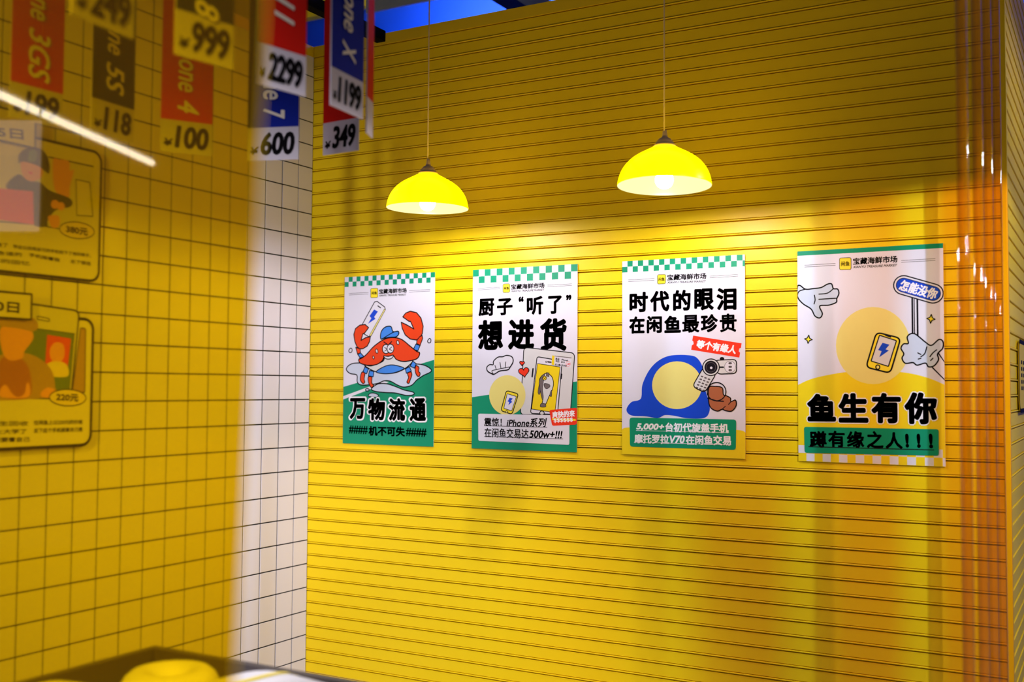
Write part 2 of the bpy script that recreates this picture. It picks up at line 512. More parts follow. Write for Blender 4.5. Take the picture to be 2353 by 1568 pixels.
A.poly([(205, 697), (240, 710), (243, 742), (220, 750)], P_CRAB, 6)
A.poly([(222, 755), (242, 740), (272, 772), (240, 782)], P_BLUE, 6)
A.poly([(580, 455), (603, 425), (640, 410), (690, 422), (725, 465), (742, 530), (735, 590), (716, 622), (690, 640), (640, 632), (600, 600), (575, 545), (568, 498), (615, 521), (668, 552), (642, 492), (628, 490)], P_CRAB, 7)
A.poly([(693, 640), (716, 612), (735, 605), (738, 628), (718, 682), (690, 668)], P_CRAB, 6)
A.poly([(684, 672), (718, 684), (700, 725), (662, 718)], P_BLUE, 6)
for cuff, leg in (([(278, 852), (308, 868), (292, 908), (262, 895)], [(255, 895), (278, 905), (272, 950), (278, 975), (262, 985), (243, 960), (243, 930)]),
                  ([(315, 882), (350, 890), (344, 932), (306, 925)], [(305, 935), (333, 935), (333, 980), (347, 1000), (330, 1018), (308, 980)]),
                  ([(600, 870), (632, 852), (648, 888), (608, 905)], [(618, 905), (645, 895), (652, 920), (638, 960), (628, 985), (612, 975), (625, 940)]),
                  ([(660, 808), (688, 830), (672, 864), (638, 848)], [(685, 845), (708, 858), (706, 890), (718, 905), (710, 930), (690, 920), (678, 880)])):
    A.poly(cuff, P_BLUE, 6); A.blob(leg, P_CRAB, 6)
A.blob([(275, 838), (330, 845), (420, 810), (440, 770), (500, 765), (540, 800), (600, 812), (662, 798), (630, 842), (570, 882), (490, 905), (380, 895), (320, 872)], P_GREY, 7)
A.blob([(368, 892), (430, 852), (490, 838), (550, 848), (590, 866), (540, 892), (480, 906), (420, 907)], P_BLUE, 6)
A.blob([(232, 790), (250, 785), (290, 755), (350, 690), (430, 635), (500, 620), (570, 635), (640, 690), (690, 730), (713, 740), (710, 765), (690, 790), (640, 805), (580, 810), (530, 795), (505, 765), (470, 768), (435, 772), (415, 805), (370, 835), (300, 840), (245, 825), (230, 805)], P_CRAB, 7)
A.blob([(405, 630), (408, 575), (440, 537), (485, 532), (503, 572), (543, 570), (548, 592), (525, 615), (480, 618), (430, 625)], P_BLUE, 7)
A.line([(430, 622), (500, 580), (530, 572)], 6, smooth=True)
A.oval((447, 711), 29, 36, P_WHITE, 6); A.oval((482, 708), 27, 36, P_WHITE, 6)
A.line([(436, 698), (456, 714), (436, 728)], 5); A.line([(492, 695), (473, 712), (494, 724)], 5)
A.line([(430, 655), (458, 675)], 7); A.line([(492, 652), (466, 678)], 7)
A.blob([(428, 766), (465, 770), (505, 760), (492, 785), (462, 792), (440, 784)], P_WHITE, 6)
for c, s in (((373, 728), 1.0), ((347, 778), .7), ((541, 660), 1.0)):
    A.oval(c, 9*s, 17*s, P_WHITE, 5, -0.2)
A.part('headline_lettering')
for s, l, r, h in (('万', (152, 1185), (288, 1185), 185), ('物', (298, 1190), (445, 1192), 190), ('流', (462, 1192), (605, 1195), 195), ('通', (628, 1195), (770, 1195), 195)):
    A.text(s, (l[0]-6, l[1]), (r[0]+6, r[1]), h+12, P_WTEXT, 15)
for s, l, r, h in (('万', (158, 1185), (282, 1185), 172), ('物', (304, 1190), (440, 1192), 178), ('流', (468, 1192), (600, 1195), 182), ('通', (634, 1195), (765, 1195), 182)):
    A.text(s, l, r, h, INK, 8)
A.text('####', (152, 1350), (301, 1357), 66, INK, 1.6)
A.text('机不可失', (308, 1362), (598, 1370), 78, INK, 3)
A.text('####', (605, 1372), (768, 1379), 66, INK, 1.6)
A.flush()

# --- chef poster
A = poster(1)
checker(A, 17, 0, PH)
header(A, (133, 253), (302, 244), (664, 232), (848, 223), [(325, 215), (377, 213), (377, 279), (325, 281)], (386, 238), (641, 226), 42, (386, 270), (640, 261), 15, 6)
A.part('background_print')
A.poly([(84, 1080), (887, 962), (880, 1503), (81, 1470)], P_GREEN)
A.part('headline_lettering')
for s, l, r, h in (('厨', (138, 394), (258, 390), 138), ('子', (278, 392), (398, 386), 132), ('“', (443, 333), (482, 331), 42), ('听', (505, 383), (632, 377), 142), ('了', (668, 378), (772, 374), 138), ('”', (805, 322), (845, 320), 42)):
    A.text(s, l, r, h, INK, 5.5)
for s, l, r, h in (('想', (132, 606), (325, 602), 236), ('进', (362, 603), (562, 600), 232), ('货', (605, 606), (808, 602), 250)):
    A.text(s, l, r, h, INK, 11)
A.part('phone_illustration')
A.rrect([(482, 700), (868, 746), (832, 1215), (452, 1215)], 34, P_GREY, 6)
A.rrect([(582, 772), (772, 806), (735, 1215), (530, 1205)], 18, P_WHITE, 6)
A.poly([(585, 825), (757, 852), (715, 1200), (538, 1172)], P_YEL, 4)
A.oval((652, 812), 6, 5, None, 3); A.rrect([(662, 807), (690, 812), (690, 820), (662, 816)], 5, P_DGREY, 3)
A.line([(551, 865), (544, 925)], 10); A.line([(768, 908), (764, 940)], 10)
A.oval((617, 1203), 17, 16, P_GREY, 6)
A.blob([(612, 925), (650, 900), (690, 922), (705, 968), (698, 1020), (670, 1080), (645, 1135), (620, 1135), (625, 1080), (604, 1020), (598, 960)], P_GREY, 5)
A.blob([(612, 925), (640, 905), (630, 960), (622, 1020), (628, 1080), (620, 1100), (604, 1030), (596, 970)], P_DGREY, 3)
A.blob([(598, 985), (588, 1040), (596, 1062), (604, 1040)], P_DGREY, 3)
A.blob([(692, 1030), (690, 1075), (678, 1070), (682, 1045)], P_DGREY, 3)
A.poly([(652, 893), (674, 898), (672, 926), (652, 920)], P_DGREY, 3)
A.blob([(636, 978), (672, 984), (678, 1002), (655, 1018), (638, 1005)], P_DGREY, 3)
A.blob([(612, 1130), (640, 1132), (645, 1155), (606, 1155)], P_DGREY, 3)
A.oval((638, 936), 15, 15, P_YEL, 4); A.line([(630, 932), (640, 942), (647, 930)], 4)
A.poly([(715, 770), (845, 792), (838, 858), (708, 838)], P_WHITE)
A.poly([(698, 762), (716, 766), (712, 838), (692, 834)], P_YEL)
A.text('商品：iPhone6', (722, 788), (818, 802), 18, INK, .6)
A.text('年份：2014', (722, 806), (792, 816), 18, INK, .6)
A.line([(718, 768), (842, 782)], 5, P_DGREY); A.text('线上最火的水果', (718, 832), (808, 844), 16, INK, .5)
A.oval((818, 828), 17, 20, None, 2, ink=P_RED); A.text('心愿', (806, 828), (830, 830), 14, P_RED, .4)
A.part('heart_illustration')
def heart(A, c, s, rot):
    pts = []
    for k in range(30):
        t = 2*PI*k/30
        x = 16*math.sin(t)**3; y = -(13*math.cos(t)-5*math.cos(2*t)-2*math.cos(3*t)-math.cos(4*t))
        pts.append((c[0]+s*(x*math.cos(rot)-y*math.sin(rot)), c[1]+s*(x*math.sin(rot)+y*math.cos(rot))))
    A.poly(pts, P_RED, 5)
heart(A, (482, 888), 2.5, -.15); A.part('heart_illustration'); heart(A, (468, 821), 1.15, .1)
A.part('chef_hat_illustration')
A.oval((355, 1065), 138, 152, P_PALE)
A.blob([(205, 880), (200, 852), (222, 832), (248, 832), (252, 805), (285, 775), (320, 772), (350, 762), (390, 772), (400, 808), (378, 850), (358, 872), (300, 880), (255, 905), (232, 898)], P_WHITE, 7)
A.line([(250, 905), (238, 880), (262, 872), (330, 858), (372, 850)], 5, smooth=True)
A.line([(262, 838), (272, 870)], 5); A.line([(300, 815), (308, 862)], 5); A.line([(345, 812), (340, 858)], 5)
A.part('small_phone_illustration')
A.rrect([(348, 1030), (440, 1056), (390, 1212), (306, 1184)], 20, P_LOGO, 6)
A.rrect([(354, 1054), (424, 1076), (388, 1186), (328, 1166)], 4, P_WHITE, 4)
A.poly([(372, 1085), (396, 1090), (382, 1110), (393, 1116), (362, 1142), (370, 1118), (357, 1114)], P_DBLUE)
A.oval((350, 1192), 8, 8, P_PALE, 4)
A.part('caption_lettering')
A.rrect([(133, 1206), (826, 1222), (824, 1446), (133, 1413)], 14, P_WHITE)
A.text('震惊！', (178, 1268), (312, 1272), 66, INK, 1.6)
A.text('iPhone系列', (348, 1276), (655, 1276), 70, INK, 1.8, .2)
A.line([(183, 1299), (655, 1311)], 3.5)
A.text('在闲鱼交易达', (180, 1350), (516, 1362), 74, INK, 1.6)
A.text('500w+!!!', (520, 1363), (773, 1368), 58, INK, 2.2, .2)
A.line([(180, 1380), (775, 1401)], 3.5)
A.part('red_badge_print')
A.rrect([(673, 1180), (884, 1163), (882, 1291), (694, 1301)], 16, P_RED)
A.line([(702, 1250), (868, 1256)], 15, P_YEL)
A.text('$$$$$$', (706, 1262), (852, 1254), 34, P_WTEXT, 1)
A.text('爽快的来', (694, 1218), (866, 1206), 52, P_WTEXT, 2.2, .1)
A.flush()

# --- blue puddle poster
A = poster(2)
checker(A, 22.4, 1, PH, c=PW/22.4)
header(A, (140, 237), (327, 227), (727, 211), (932, 199), [(350, 193), (410, 191), (408, 258), (350, 261)], (420, 214), (703, 203), 45, (420, 250), (700, 241), 15, 6)
A.part('headline_lettering')
for s, l, r, h in (('时', (148, 392), (282, 388), 150), ('代', (297, 386), (436, 382), 152), ('的', (462, 380), (590, 376), 152), ('眼', (615, 374), (757, 370), 158), ('泪', (776, 372), (921, 368), 160)):
    A.text(s, l, r, h, INK, 6.5)
for s, l, r, h in (('在', (146, 556), (257, 554), 128), ('闲', (272, 553), (382, 551), 128), ('鱼', (398, 552), (518, 549), 126), ('最', (528, 549), (652, 546), 128), ('珍', (662, 546), (786, 543), 130), ('贵', (798, 544), (922, 540), 132)):
    A.text(s, l, r, h, INK, 4 if s in '最贵' else 5.5)
A.part('background_print')
A.blob([(90, 1310), (160, 1290), (400, 1282), (700, 1290), (900, 1312), (984, 1336), (984, 1430), (984, 1526), (700, 1512), (300, 1494), (91, 1484), (91, 1400)], P_YEL)
A.poly([(91, 1312), (983, 1338), (983, 1525), (92, 1483)], P_YEL)
A.blob([(125, 1165), (160, 1110), (228, 1085), (240, 985), (290, 880), (360, 810), (450, 775), (580, 775), (640, 800), (680, 880), (690, 1010), (722, 1120), (720, 1190), (680, 1228), (560, 1228), (470, 1210), (400, 1205), (350, 1225), (260, 1212), (160, 1205)], P_DBLUE)
A.oval((490, 990), 180, 172, P_PALE)
A.part('red_banner_print')
A.poly([(607, 633), (957, 690), (952, 722), (940, 728), (936, 748), (946, 758), (940, 793), (592, 735), (597, 704), (610, 694), (608, 676), (600, 668)], P_RED)
A.text('等个有缘人', (632, 692), (918, 738), 62, P_WTEXT, 3, .1)
A.part('swivel_phone_illustration')
A.rrect([(762, 812), (920, 806), (920, 908), (780, 912)], 30, P_GREY, 6)
A.oval((815, 800), 14, 9, INK, 4)
A.oval((873, 860), 40, 42, P_WHITE, 2)
for y in (834, 860, 884): A.rrect([(864, y-5), (884, y-5), (884, y+5), (864, y+5)], 4, P_DGREY, 3)
A.line([(800, 862), (824, 862)], 9)
A.rrect([(680, 862), (775, 905), (690, 1045), (600, 1000)], 34, P_GREY, 6)
A.oval((735, 862), 60, 60, P_GREY, 6); A.oval((735, 862), 45, 45, INK, 4)
A.oval((735, 862), 34, 34, None, 2, ink=P_DGREY); A.oval((737, 866), 9, 9, P_WHITE)
for i in range(3):
    for k in range(5):
        x, y = 672+i*25-k*9.5, 928+i*10+k*20
        A.rrect([(x-8, y-5), (x+7, y-1), (x+5, y+6), (x-10, y+2)], 4, P_DGREY, 2)
A.part('helmet_illustration')
A.blob([(720, 1010), (760, 1000), (815, 1010), (825, 1060), (850, 1070), (875, 1085), (880, 1110), (912, 1100), (916, 1140), (885, 1178), (840, 1175), (815, 1165), (780, 1178), (735, 1155), (718, 1105)], P_BROWN, 6)
A.line([(880, 1110), (862, 1130)], 5); A.line([(815, 1165), (838, 1145)], 5)
A.oval((775, 1038), 68, 66, None, 6); A.line([(712, 1085), (775, 1105), (825, 1108)], 7)
A.part('caption_lettering')
A.rrect([(148, 1220), (917, 1240), (914, 1459), (150, 1429)], 22, P_GREEN)
A.text('5,000+', (195, 1287), (398, 1293), 54, P_WTEXT, 3, .2)
A.text('台初代旋盖手机', (405, 1292), (862, 1304), 68, P_WTEXT, 2.6)
A.line([(196, 1314), (864, 1334)], 3.5, P_WHITE)
A.text('摩托罗拉', (182, 1372), (432, 1380), 68, P_WTEXT, 2.6)
A.text('V70', (436, 1380), (546, 1382), 58, P_WTEXT, 3, .2)
A.text('在闲鱼交易', (552, 1384), (880, 1392), 70, P_WTEXT, 2.6)
A.line([(180, 1398), (880, 1422)], 3.5, P_WHITE)
A.flush()

# --- hands poster
A = poster(3)
A.part('top_band_print')
A.poly([(95, 100), (1056, 45), (1056, 77), (95, 129)], P_GREEN)
A.part('hill_print')
A.poly(spline([(95, 968), (200, 925), (400, 888), (600, 878), (800, 893), (950, 928), (1061, 974)], False)+[(1065, 1512), (97, 1462)], P_YEL)
cw = PW/17.3
v, f = [], []
for r in range(2):
    for k in range(18):
        if (k+r) % 2 == 0:
            x0, x1, z1 = k*cw, min(PW, (k+1)*cw), 2*cw-r*cw
            o = len(v); v += [(x0, z1-cw*.96), (x1, z1-cw*.96), (x1, z1), (x0, z1)]; f.append((o, o+1, o+2, o+3))
A.part('checker_border'); A.add(v, f, P_WHITE)
header(A, (142, 196), (343, 184), (779, 165), (1003, 153), [(371, 143), (447, 140), (447, 218), (371, 220)], (459, 165), (753, 149), 46, (459, 202), (752, 189), 16, 6)
A.part('round_shape_print')
A.oval((590, 715), 245, 252, P_PALE)
A.part('hand_illustration')
A.blob([(95, 330), (112, 322), (148, 346), (200, 342), (250, 335), (290, 314), (318, 312), (330, 342), (358, 346), (366, 375), (352, 408), (348, 432), (300, 450), (240, 456), (257, 505), (240, 533), (208, 520), (183, 475), (130, 440), (95, 395)], P_WATER, 7)
A.line([(205, 385), (210, 415), (203, 442)], 6, smooth=True)
A.line([(235, 378), (290, 372), (328, 345)], 6, smooth=True); A.line([(235, 412), (300, 408), (352, 405)], 6, smooth=True)
A.line([(93, 392), (105, 360), (150, 345)], 6, smooth=True)
A.part('sign_pole_print')
A.line([(866, 405), (868, 650)], 34, INK); A.line([(866, 405), (868, 650)], 20, P_WHITE); A.line([(862, 405), (864, 650)], 5, INK)
A.part('hand_illustration')
A.blob([(866, 640), (836, 640), (815, 662), (822, 702), (790, 706), (774, 735), (792, 770), (780, 800), (802, 832), (852, 828), (880, 845), (935, 832), (955, 856), (992, 850), (1022, 810), (1016, 772), (1050, 735), (1052, 692), (1025, 678), (975, 716), (935, 694), (900, 665)], P_WATER, 7)
A.line([(905, 790), (930, 770), (945, 725)], 6, smooth=True); A.line([(885, 765), (905, 775)], 6); A.line([(965, 790), (985, 765), (1010, 745)], 6, smooth=True)
A.line([(905, 800), (888, 805)], 6); A.line([(985, 800), (970, 815)], 6)
A.line([(1022, 768), (1061, 822)], 7); A.line([(982, 862), (1061, 940)], 7)
A.part('pill_sign_print')
for w, M in ((106, INK), (114, P_WHITE), (77, INK), (86, P_DBLUE)):
    A.line([(792, 320), (988, 376)], w, M)
A.text('怎能没你', (768, 316), (1016, 384), 72, P_WTEXT, 2.6, .08)
for c, s in (((165, 672), 26), ((973, 542), 28)):
    A.part('sparkle_illustration')
    pts = []
    for k in range(4):
        a = k*PI/2+.1
        pts.append((c[0]+s*math.cos(a), c[1]+s*math.sin(a)*1.05)); pts.append((c[0]+s*.42*math.cos(a+PI/4), c[1]+s*.42*math.sin(a+PI/4)))
    A.poly(pts, P_LOGO, 5)
A.part('phone_illustration')
A.rrect([(612, 628), (772, 668), (702, 896), (542, 856)], 34, P_LOGO, 8)
A.rrect([(632, 648), (744, 684), (690, 852), (576, 816)], 5, P_GREY, 6)
A.line([(672, 648), (706, 660)], 7)
A.poly([(652, 697), (698, 710), (672, 740), (694, 748), (630, 792), (645, 752), (622, 744)], P_DBLUE)
A.oval((620, 856), 13, 14, P_PALE, 6)
A.part('headline_lettering')
H4 = (('鱼', (155, 1116), (343, 1118), 185), ('生', (360, 1120), (556, 1122), 195), ('有', (576, 1122), (772, 1126), 198), ('你', (794, 1126), (1012, 1130), 205))
for s, l, r, h in H4: A.text(s, (l[0]-8, l[1]), (r[0]+8, r[1]), h+16, P_WTEXT, 18)
for s, l, r, h in H4: A.text(s, l, r, h, INK, 10)
A.part('caption_lettering')
A.rrect([(134, 1240), (1021, 1266), (1021, 1439), (138, 1409)], 16, P_GREEN)
for s, l, r, h in (('蹲', (170, 1322), (282, 1324), 112), ('有', (292, 1322), (402, 1324), 112), ('缘', (414, 1326), (528, 1328), 110), ('之', (544, 1328), (655, 1330), 112), ('人', (668, 1334), (782, 1338), 108), ('!', (799, 1338), (823, 1338), 90), ('!', (875, 1340), (900, 1340), 92), ('!', (955, 1342), (982, 1342), 94)):
    A.text(s, l, r, h, INK, 4 if s != '!' else 6)
A.line([(165, 1370), (988, 1401)], 5)
A.flush()

# ------------------------------------------------------------------ pendant lamps
SHADE_OUT = None
def shade_mat(name, col, base, e):
    M = bpy.data.materials.new(name); M.use_nodes = True
    b = M.node_tree.nodes['Principled BSDF']
    b.inputs['Base Color'].default_value = base
    b.inputs['Roughness'].default_value = 0.25
    b.inputs['Emission Color'].default_value = col
    b.inputs['Emission Strength'].default_value = e
    return M
SH_O = shade_mat('glowing_yellow_shade', (1.0, 0.69, 0.0, 1), (0.85, 0.72, 0.0, 1), 4.4)
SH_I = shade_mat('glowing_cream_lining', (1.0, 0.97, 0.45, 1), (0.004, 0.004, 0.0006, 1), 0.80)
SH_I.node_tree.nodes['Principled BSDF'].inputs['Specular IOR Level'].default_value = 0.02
CAPM = mat('beige_lamp_cap', (0.66, 0.47, 0.36, 1), 0.4, 0.5, noise=0.03)
CORD = mat('pale_cord', (0.55, 0.42, 0.28, 1), 0.5, 0.4, noise=0.03)
B_E = emit('lit_bulb', (1.0, 0.96, 1.04, 1), BULB)
RING = mat('grey_bulb_ring', (0.35, 0.34, 0.4, 1), 0.4, 0.5, noise=0.03)
def pendant(loc, label, top, bulb, tilt=(0, 0)):
    t = thing('pendant_lamp', label, 'lamp', loc, 0, 'yellow pendant lamps')
    outp = [(.1450, 0), (.1440, .010), (.1385, .032), (.1280, .054), (.1110, .075), (.0890, .092), (.0660, .105), (.0450, .116), (.0330, .123)]
    outp = spline(outp, False, 4)
    inp = [(r-.0025, z-.0006) for r, z in reversed(outp)]
    inp[-1] = (.1425, 0.0)
    seg = 64; prof = outp+inp
    v, f, mi = [], [], []
    for r, z in prof:
        for k in range(seg):
            a = 2*PI*k/seg; v.append((r*math.cos(a), r*math.sin(a), z))
    n = len(prof)
    for i in range(n):
        j = (i+1) % n
        for k in range(seg):
            k2 = (k+1) % seg
            f.append((i*seg+k, i*seg+k2, j*seg+k2, j*seg+k)); mi.append(0 if i < len(outp) else 1)
    sh = link('lamp_shade', mesh_of('lamp_shade', v, f, [SH_O, SH_I], True, mi), t)
    cp = lathe('cap', [(.0345, .1215), (.0345, .1275), (.031, .129), (.0275, .137), (.018, .148), (.0095, .153), (.0080, .158), (.0060, .175), (.0035, .177)], CAPM, t, 32)
    bl = [(.0005, -.0095)]
    for k in range(1, 14):
        a = -PI/2 + PI*k/16
        bl.append((.028*math.cos(a), .0185+.028*math.sin(a)))
    bl += [(.014, .052), (.0135, .075), (.0005, .075)]
    bo = lathe('bulb', bl, bulb, t, 24)
    rg = lathe('bulb_ring', [(.0150, -.0066), (.0175, -.0054), (.0170, -.0042), (.0140, -.0058)], RING, bo, 24, close=True)
    for o in (sh, cp, bo): o.rotation_euler = (tilt[0], tilt[1], 0)
    tube('cord', (0, 0, .172), (0, 0, top-loc[2]), .0024, CORD, t, 8)
    return t
BARZ = 1.95 + ZO
pendant((0.905, -0.449, 0.689+ZO), 'lit yellow pendant lamp hanging above the crab and chef posters', BARZ, B_E, (0.01, 0.02))
pendant((1.812, -0.485, 0.684+ZO), 'lit yellow pendant lamp hanging above the blue puddle poster', BARZ, B_E, (-0.03, 0.0))
LX, LY, LZ = 3.60, -1.30, 0.86
lamp3 = pendant((LX, LY, LZ+ZO), 'lit yellow pendant lamp hanging beside the orange acrylic strips', BARZ, B_E)
sl = bpy.data.lights.new('strong_bulb_light', 'SPOT'); sl.energy = SPOT3; sl.color = (1.0, 0.96, 1.0)
sl.spot_size = math.radians(172); sl.spot_blend = 0.05; sl.shadow_soft_size = 0.012
so = bpy.data.objects.new('strong_bulb_light', sl); COL.objects.link(so); so.parent = lamp3; so.location = (0, 0, -0.012)
pendant((LX, 0.45, 1.36+ZO), 'lit yellow pendant lamp hanging before the receding slatted side', BARZ, B_E)
# black bars the lamps hang from
def bar(name, p0, p1, s, label, group=None):
    p0, p1 = Vector(p0), Vector(p1)
    if abs(p1.x-p0.x) > abs(p1.y-p0.y): b = (p0.x, p1.x, p0.y-s, p0.y+s, p0.z-s, p0.z+s)
    else: b = (p0.x-s, p0.x+s, p0.y, p1.y, p0.z-s, p0.z+s)
    return tag(box(name, b, BLACKM, bevel=0.003), label, 'beam', group)
bar('ceiling_bar', (-0.6, -0.467, BARZ+.03), (3.4, -0.467, BARZ+.03), .03, 'black metal bar carrying the two pendant lamps over the posters')
bar('ceiling_bar', (LX, -4.5, BARZ+.03), (LX, 0.8, BARZ+.03), .03, 'black metal bar carrying the two lamps outside the booth')
# black square tube whose end shows over the back wall
pe = at_y(876, 92, -0.13)
bar('ceiling_bar', (pe.x, -3.0, pe.z+.012), (pe.x, -0.13, pe.z+.012), .022, 'black square metal tube ending just in front of the slatted wall')
p2 = at_y(1150, 12, 1.2)
bar('ceiling_bar', (p2.x, -3.5, p2.z+.1), (p2.x, 1.84, p2.z+.1), .06, 'dark overhead beam running towards the blue hall wall')

# ------------------------------------------------------------------ acrylic rods at the open side
ROD = acrylic('orange_acrylic', (0.92, 0.74, 0.12, 1), (1.0, 0.50, 0.0, 1), 0.025, bend=0.12)
RLAB = ['orange acrylic rod standing farthest out from the slatted wall', 'orange acrylic rod standing second farthest from the slatted wall',
        'orange acrylic rod standing second closest to the slatted wall', 'orange acrylic rod standing closest to the slatted wall']
for k, u in enumerate((2218, 2253.5, 2276.5, 2297.5)):
    p = at_x(u, 884, 2.735)
    o = thing('acrylic_rod', RLAB[k], 'rod', (p.x, p.y, 0), 0, 'orange acrylic rods at the open side')
    lathe('rod_tube', [(.0125, .012), (.0125, 2.9)], ROD, o, 32)
    lathe('foot', [(.03, 0), (.03, .008), (.016, .012)], BLACKM, o, 24)
# unseen acrylic strips by the third lamp, shaped to cast the wall's orange bands
STRIP = acrylic('amber_acrylic', (1.0, 0.66, 0.20, 1), (1.0, 0.6, 0.02, 1), 0.04)
RS = 0.48
edges = [(1.032, 1.479), (1.733, 2.038), (2.196, 2.421), (2.531, 2.76)]
for k, (xa, xb) in enumerate(edges):
    a0, a1 = math.atan2(xa-LX, -LY), math.atan2(xb-LX, -LY)
    am = (a0+a1)/2; w = 2*RS*math.tan((a1-a0)/2)
    c = (LX+RS*math.sin(am), LY+RS*math.cos(am))
    o = thing('acrylic_strip', 'unseen amber acrylic strip hanging %s the slatted wall' % ('farthest from', 'second farthest from', 'second closest to', 'closest to')[k], 'strip', (c[0], c[1], 0.3), -am, 'amber acrylic strips')
    box('strip_sheet', (-w/2, w/2, -.002, .002, 0, 2.6), STRIP, o)
    tube('hanger', (0, 0, 2.6), (0, 0, BARZ-.02-.3+.0), .002, CORD, o, 6)
bar('ceiling_bar', (2.9, LY+RS*.62, BARZ+.012), (3.55, LY+RS*.62, BARZ+.012), .03, 'short black bar carrying the amber acrylic strips')

# ------------------------------------------------------------------ hanging price tags
T_RED = mat('tag_red', srgb(205, 18, 4), 0.6, 0.12, noise=0.02)
T_BLUE = mat('tag_blue', srgb(0, 28, 150), 0.6, 0.12, noise=0.02)
T_WHITE = mat('tag_white', (0.56, 0.51, 0.60, 1), 0.4, 0.4, noise=0.02)
T_TEXT = mat('tag_cream_lettering', (0.82, 0.74, 0.66, 1), 0.45, 0.4, noise=0.02)
STR = mat('hanging_string', (0.7, 0.68, 0.6, 1), 0.6, 0.2, noise=0.05)
TAGS = [('11', '2299', T_RED, (591.3, 191.3), (702.3, 222), 2.145, 'red'),
        ('X', '1199', T_BLUE, (760.3, 241), (834.2, 274.2), 2.31, 'blue'),
        ('', '349', T_RED, (741.6, 357), (822.8, 345), 2.83, 'red'),
        ('7', '600', T_BLUE, (567.7, 370), (685, 366), 2.75, 'blue'),
        ('4', '100', T_RED, (368, 347), (487, 360), 2.75, 'red'),
        ('5S', '118', T_BLUE, (209, 302), (307, 329), 2.6, 'blue'),
        ('3GS', '199', T_RED, (22, 268), (143, 296), 2.5, 'red'),
        ('8', '999', T_BLUE, (402, 124), (536, 160), 1.95, 'blue'),
        ('', '249', T_BLUE, (164.6, 32.5), (308, 90), 1.75, 'blue'),
        ('', '', T_RED, (843, 304), (857, 318), 2.48, 'plain')]
TLAB = {'2299': 'red price tag reading 2299, cut by the edge of the yellow sheet', '1199': 'blue price tag reading 1199, lettered X, in front of the tag for 349',
        '349': 'red price tag reading 349, wholly clear of the yellow sheet', '600': 'blue price tag reading 600, hanging below the red tag for 2299',
        '100': 'red price tag reading 100, seen through the yellow sheet below the tag for 999', '118': 'blue price tag reading 118, lettered with a model ending in S',
        '199': 'red price tag reading 199 with the longest model name', '999': 'blue price tag reading 999, seen through the yellow sheet above the tag for 100',
        '249': 'price tag reading 249, overlapping the blue tag for 118', '': 'plain red hanging tag turned edge-on beside the tag for 1199'}
for model, price, M, bl, br, d, cname in TAGS:
    p = at_depth(bl[0], bl[1], d)
    p2 = at_z(br[0], br[1], p.z)
    w = (p2-p).length; ang = math.atan2(p2.y-p.y, p2.x-p.x)
    sc = 0.128; hw = 0.085*d/2.3 if False else 0.085
    hw = {'249': .085, '999': .085}.get(price, .085)
    L = 0.40
    lab = TLAB[price]
    t = thing('price_tag', lab, 'price tag', p, ang, 'hanging phone price tags')
    box('card', (0, w, .0004, .0034, 0, hw+L), T_WHITE, t)
    box('colour_panel', (0, w, -.0002, .0004, hw, hw+L), M, t)
    A = Art(t, lambda q: q, 1.0, -.0003); A.STEP = 2e-4
    A.part('price_lettering')
    if price:
        n = len(price)
        x0 = w*(.27 if n == 3 else .20)
        A.text('¥', (w*.06, hw*.30), (x0-.004, hw*.30), hw*.24, INK, .0010, .15)
        A.text(price, (x0, hw*.50), (w*.93, hw*.50), hw*.70, INK, .0026, .12)
    if model:
        A.part('model_lettering')
        bot = {'11': .055, 'X': .03, '7': .02, '4': .02, '5S': .025, '3GS': .015, '8': -.005, '6': .20}[model]
        seglen = {'11': .052, 'X': .042, '7': .028, '4': .034, '5S': .075, '3GS': .125, '8': .034, '6': .034}[model]
        z0 = hw+bot
        A.text(model, (w*.52, z0+seglen), (w*.52, z0), w*.42, T_TEXT, .0014, .25)
        A.text('iPhone', (w*.52, z0+seglen+.022+.155), (w*.52, z0+seglen+.022), w*.42, T_TEXT, .0012, .25)
    A.flush()
    for x in (w*.2, w*.8):
        tube('string', (x, .002, hw+L), (x, .002, BARZ-p.z), .0012, STR, t, 6)
for x, y0, y1, lab in ((1.545, -3.2, -1.0, 'black metal bar carrying the front row of price tags'),):
    bar('ceiling_bar', (x, y0, BARZ+.03), (x, y1, BARZ+.03), .03, lab)
bar('ceiling_bar', (0.3, -1.50, BARZ+.03), (1.5, -1.50, BARZ+.03), .03, 'black metal bar carrying the rear row of price tags')

# ------------------------------------------------------------------ picture boards on the tiled wall
def wallmap(ox, oy, s):
    def f(p):
        q = at_x(ox+p[0]/s, oy+p[1]/s, 0.018)
        return (-q.y, q.z)                  # reading direction runs with falling y here, flipped below
    return f
def board(label, z0, z1, yr, ox, oy, s):
    root = thing('picture_board', label, 'board', (0.018, 0, 0), PI/2, 'picture boards on the tiled wall')
    # local x = world y
    yl = yr-0.60
    pts = []
    r = 0.035
    for cx, cz, a0 in ((yr-r, z1-r, 0), (yl+r, z1-r, PI/2), (yl+r, z0+r, PI), (yr-r, z0+r, 1.5*PI)):
        for k in range(7):
            a = a0+k*PI/12; pts.append((cx+r*math.cos(a), cz+r*math.sin(a)))
    prism('panel', pts, 'y', 0.0, 0.0175, P_WHITE, root)
    A = Art(root, lambda p: (lambda q: (q.y, q.z))(at_x(ox+p[0]/s, oy+p[1]/s, 0.018)), 1.0/FPX*3.4/s, 0.0)
    A.part('outline_print')
    A.stroke(pts, 24, INK, True)
    return A
c1t, c1b = at_x(232, 352, 0.018), at_x(232, 648, 0.018)
A = board('upper white picture board with a figure in a dark cap', c1b.z, c1t.z, at_x(230, 500, 0.018).y, 0, 300, 4.357)
A.part('photo_print')
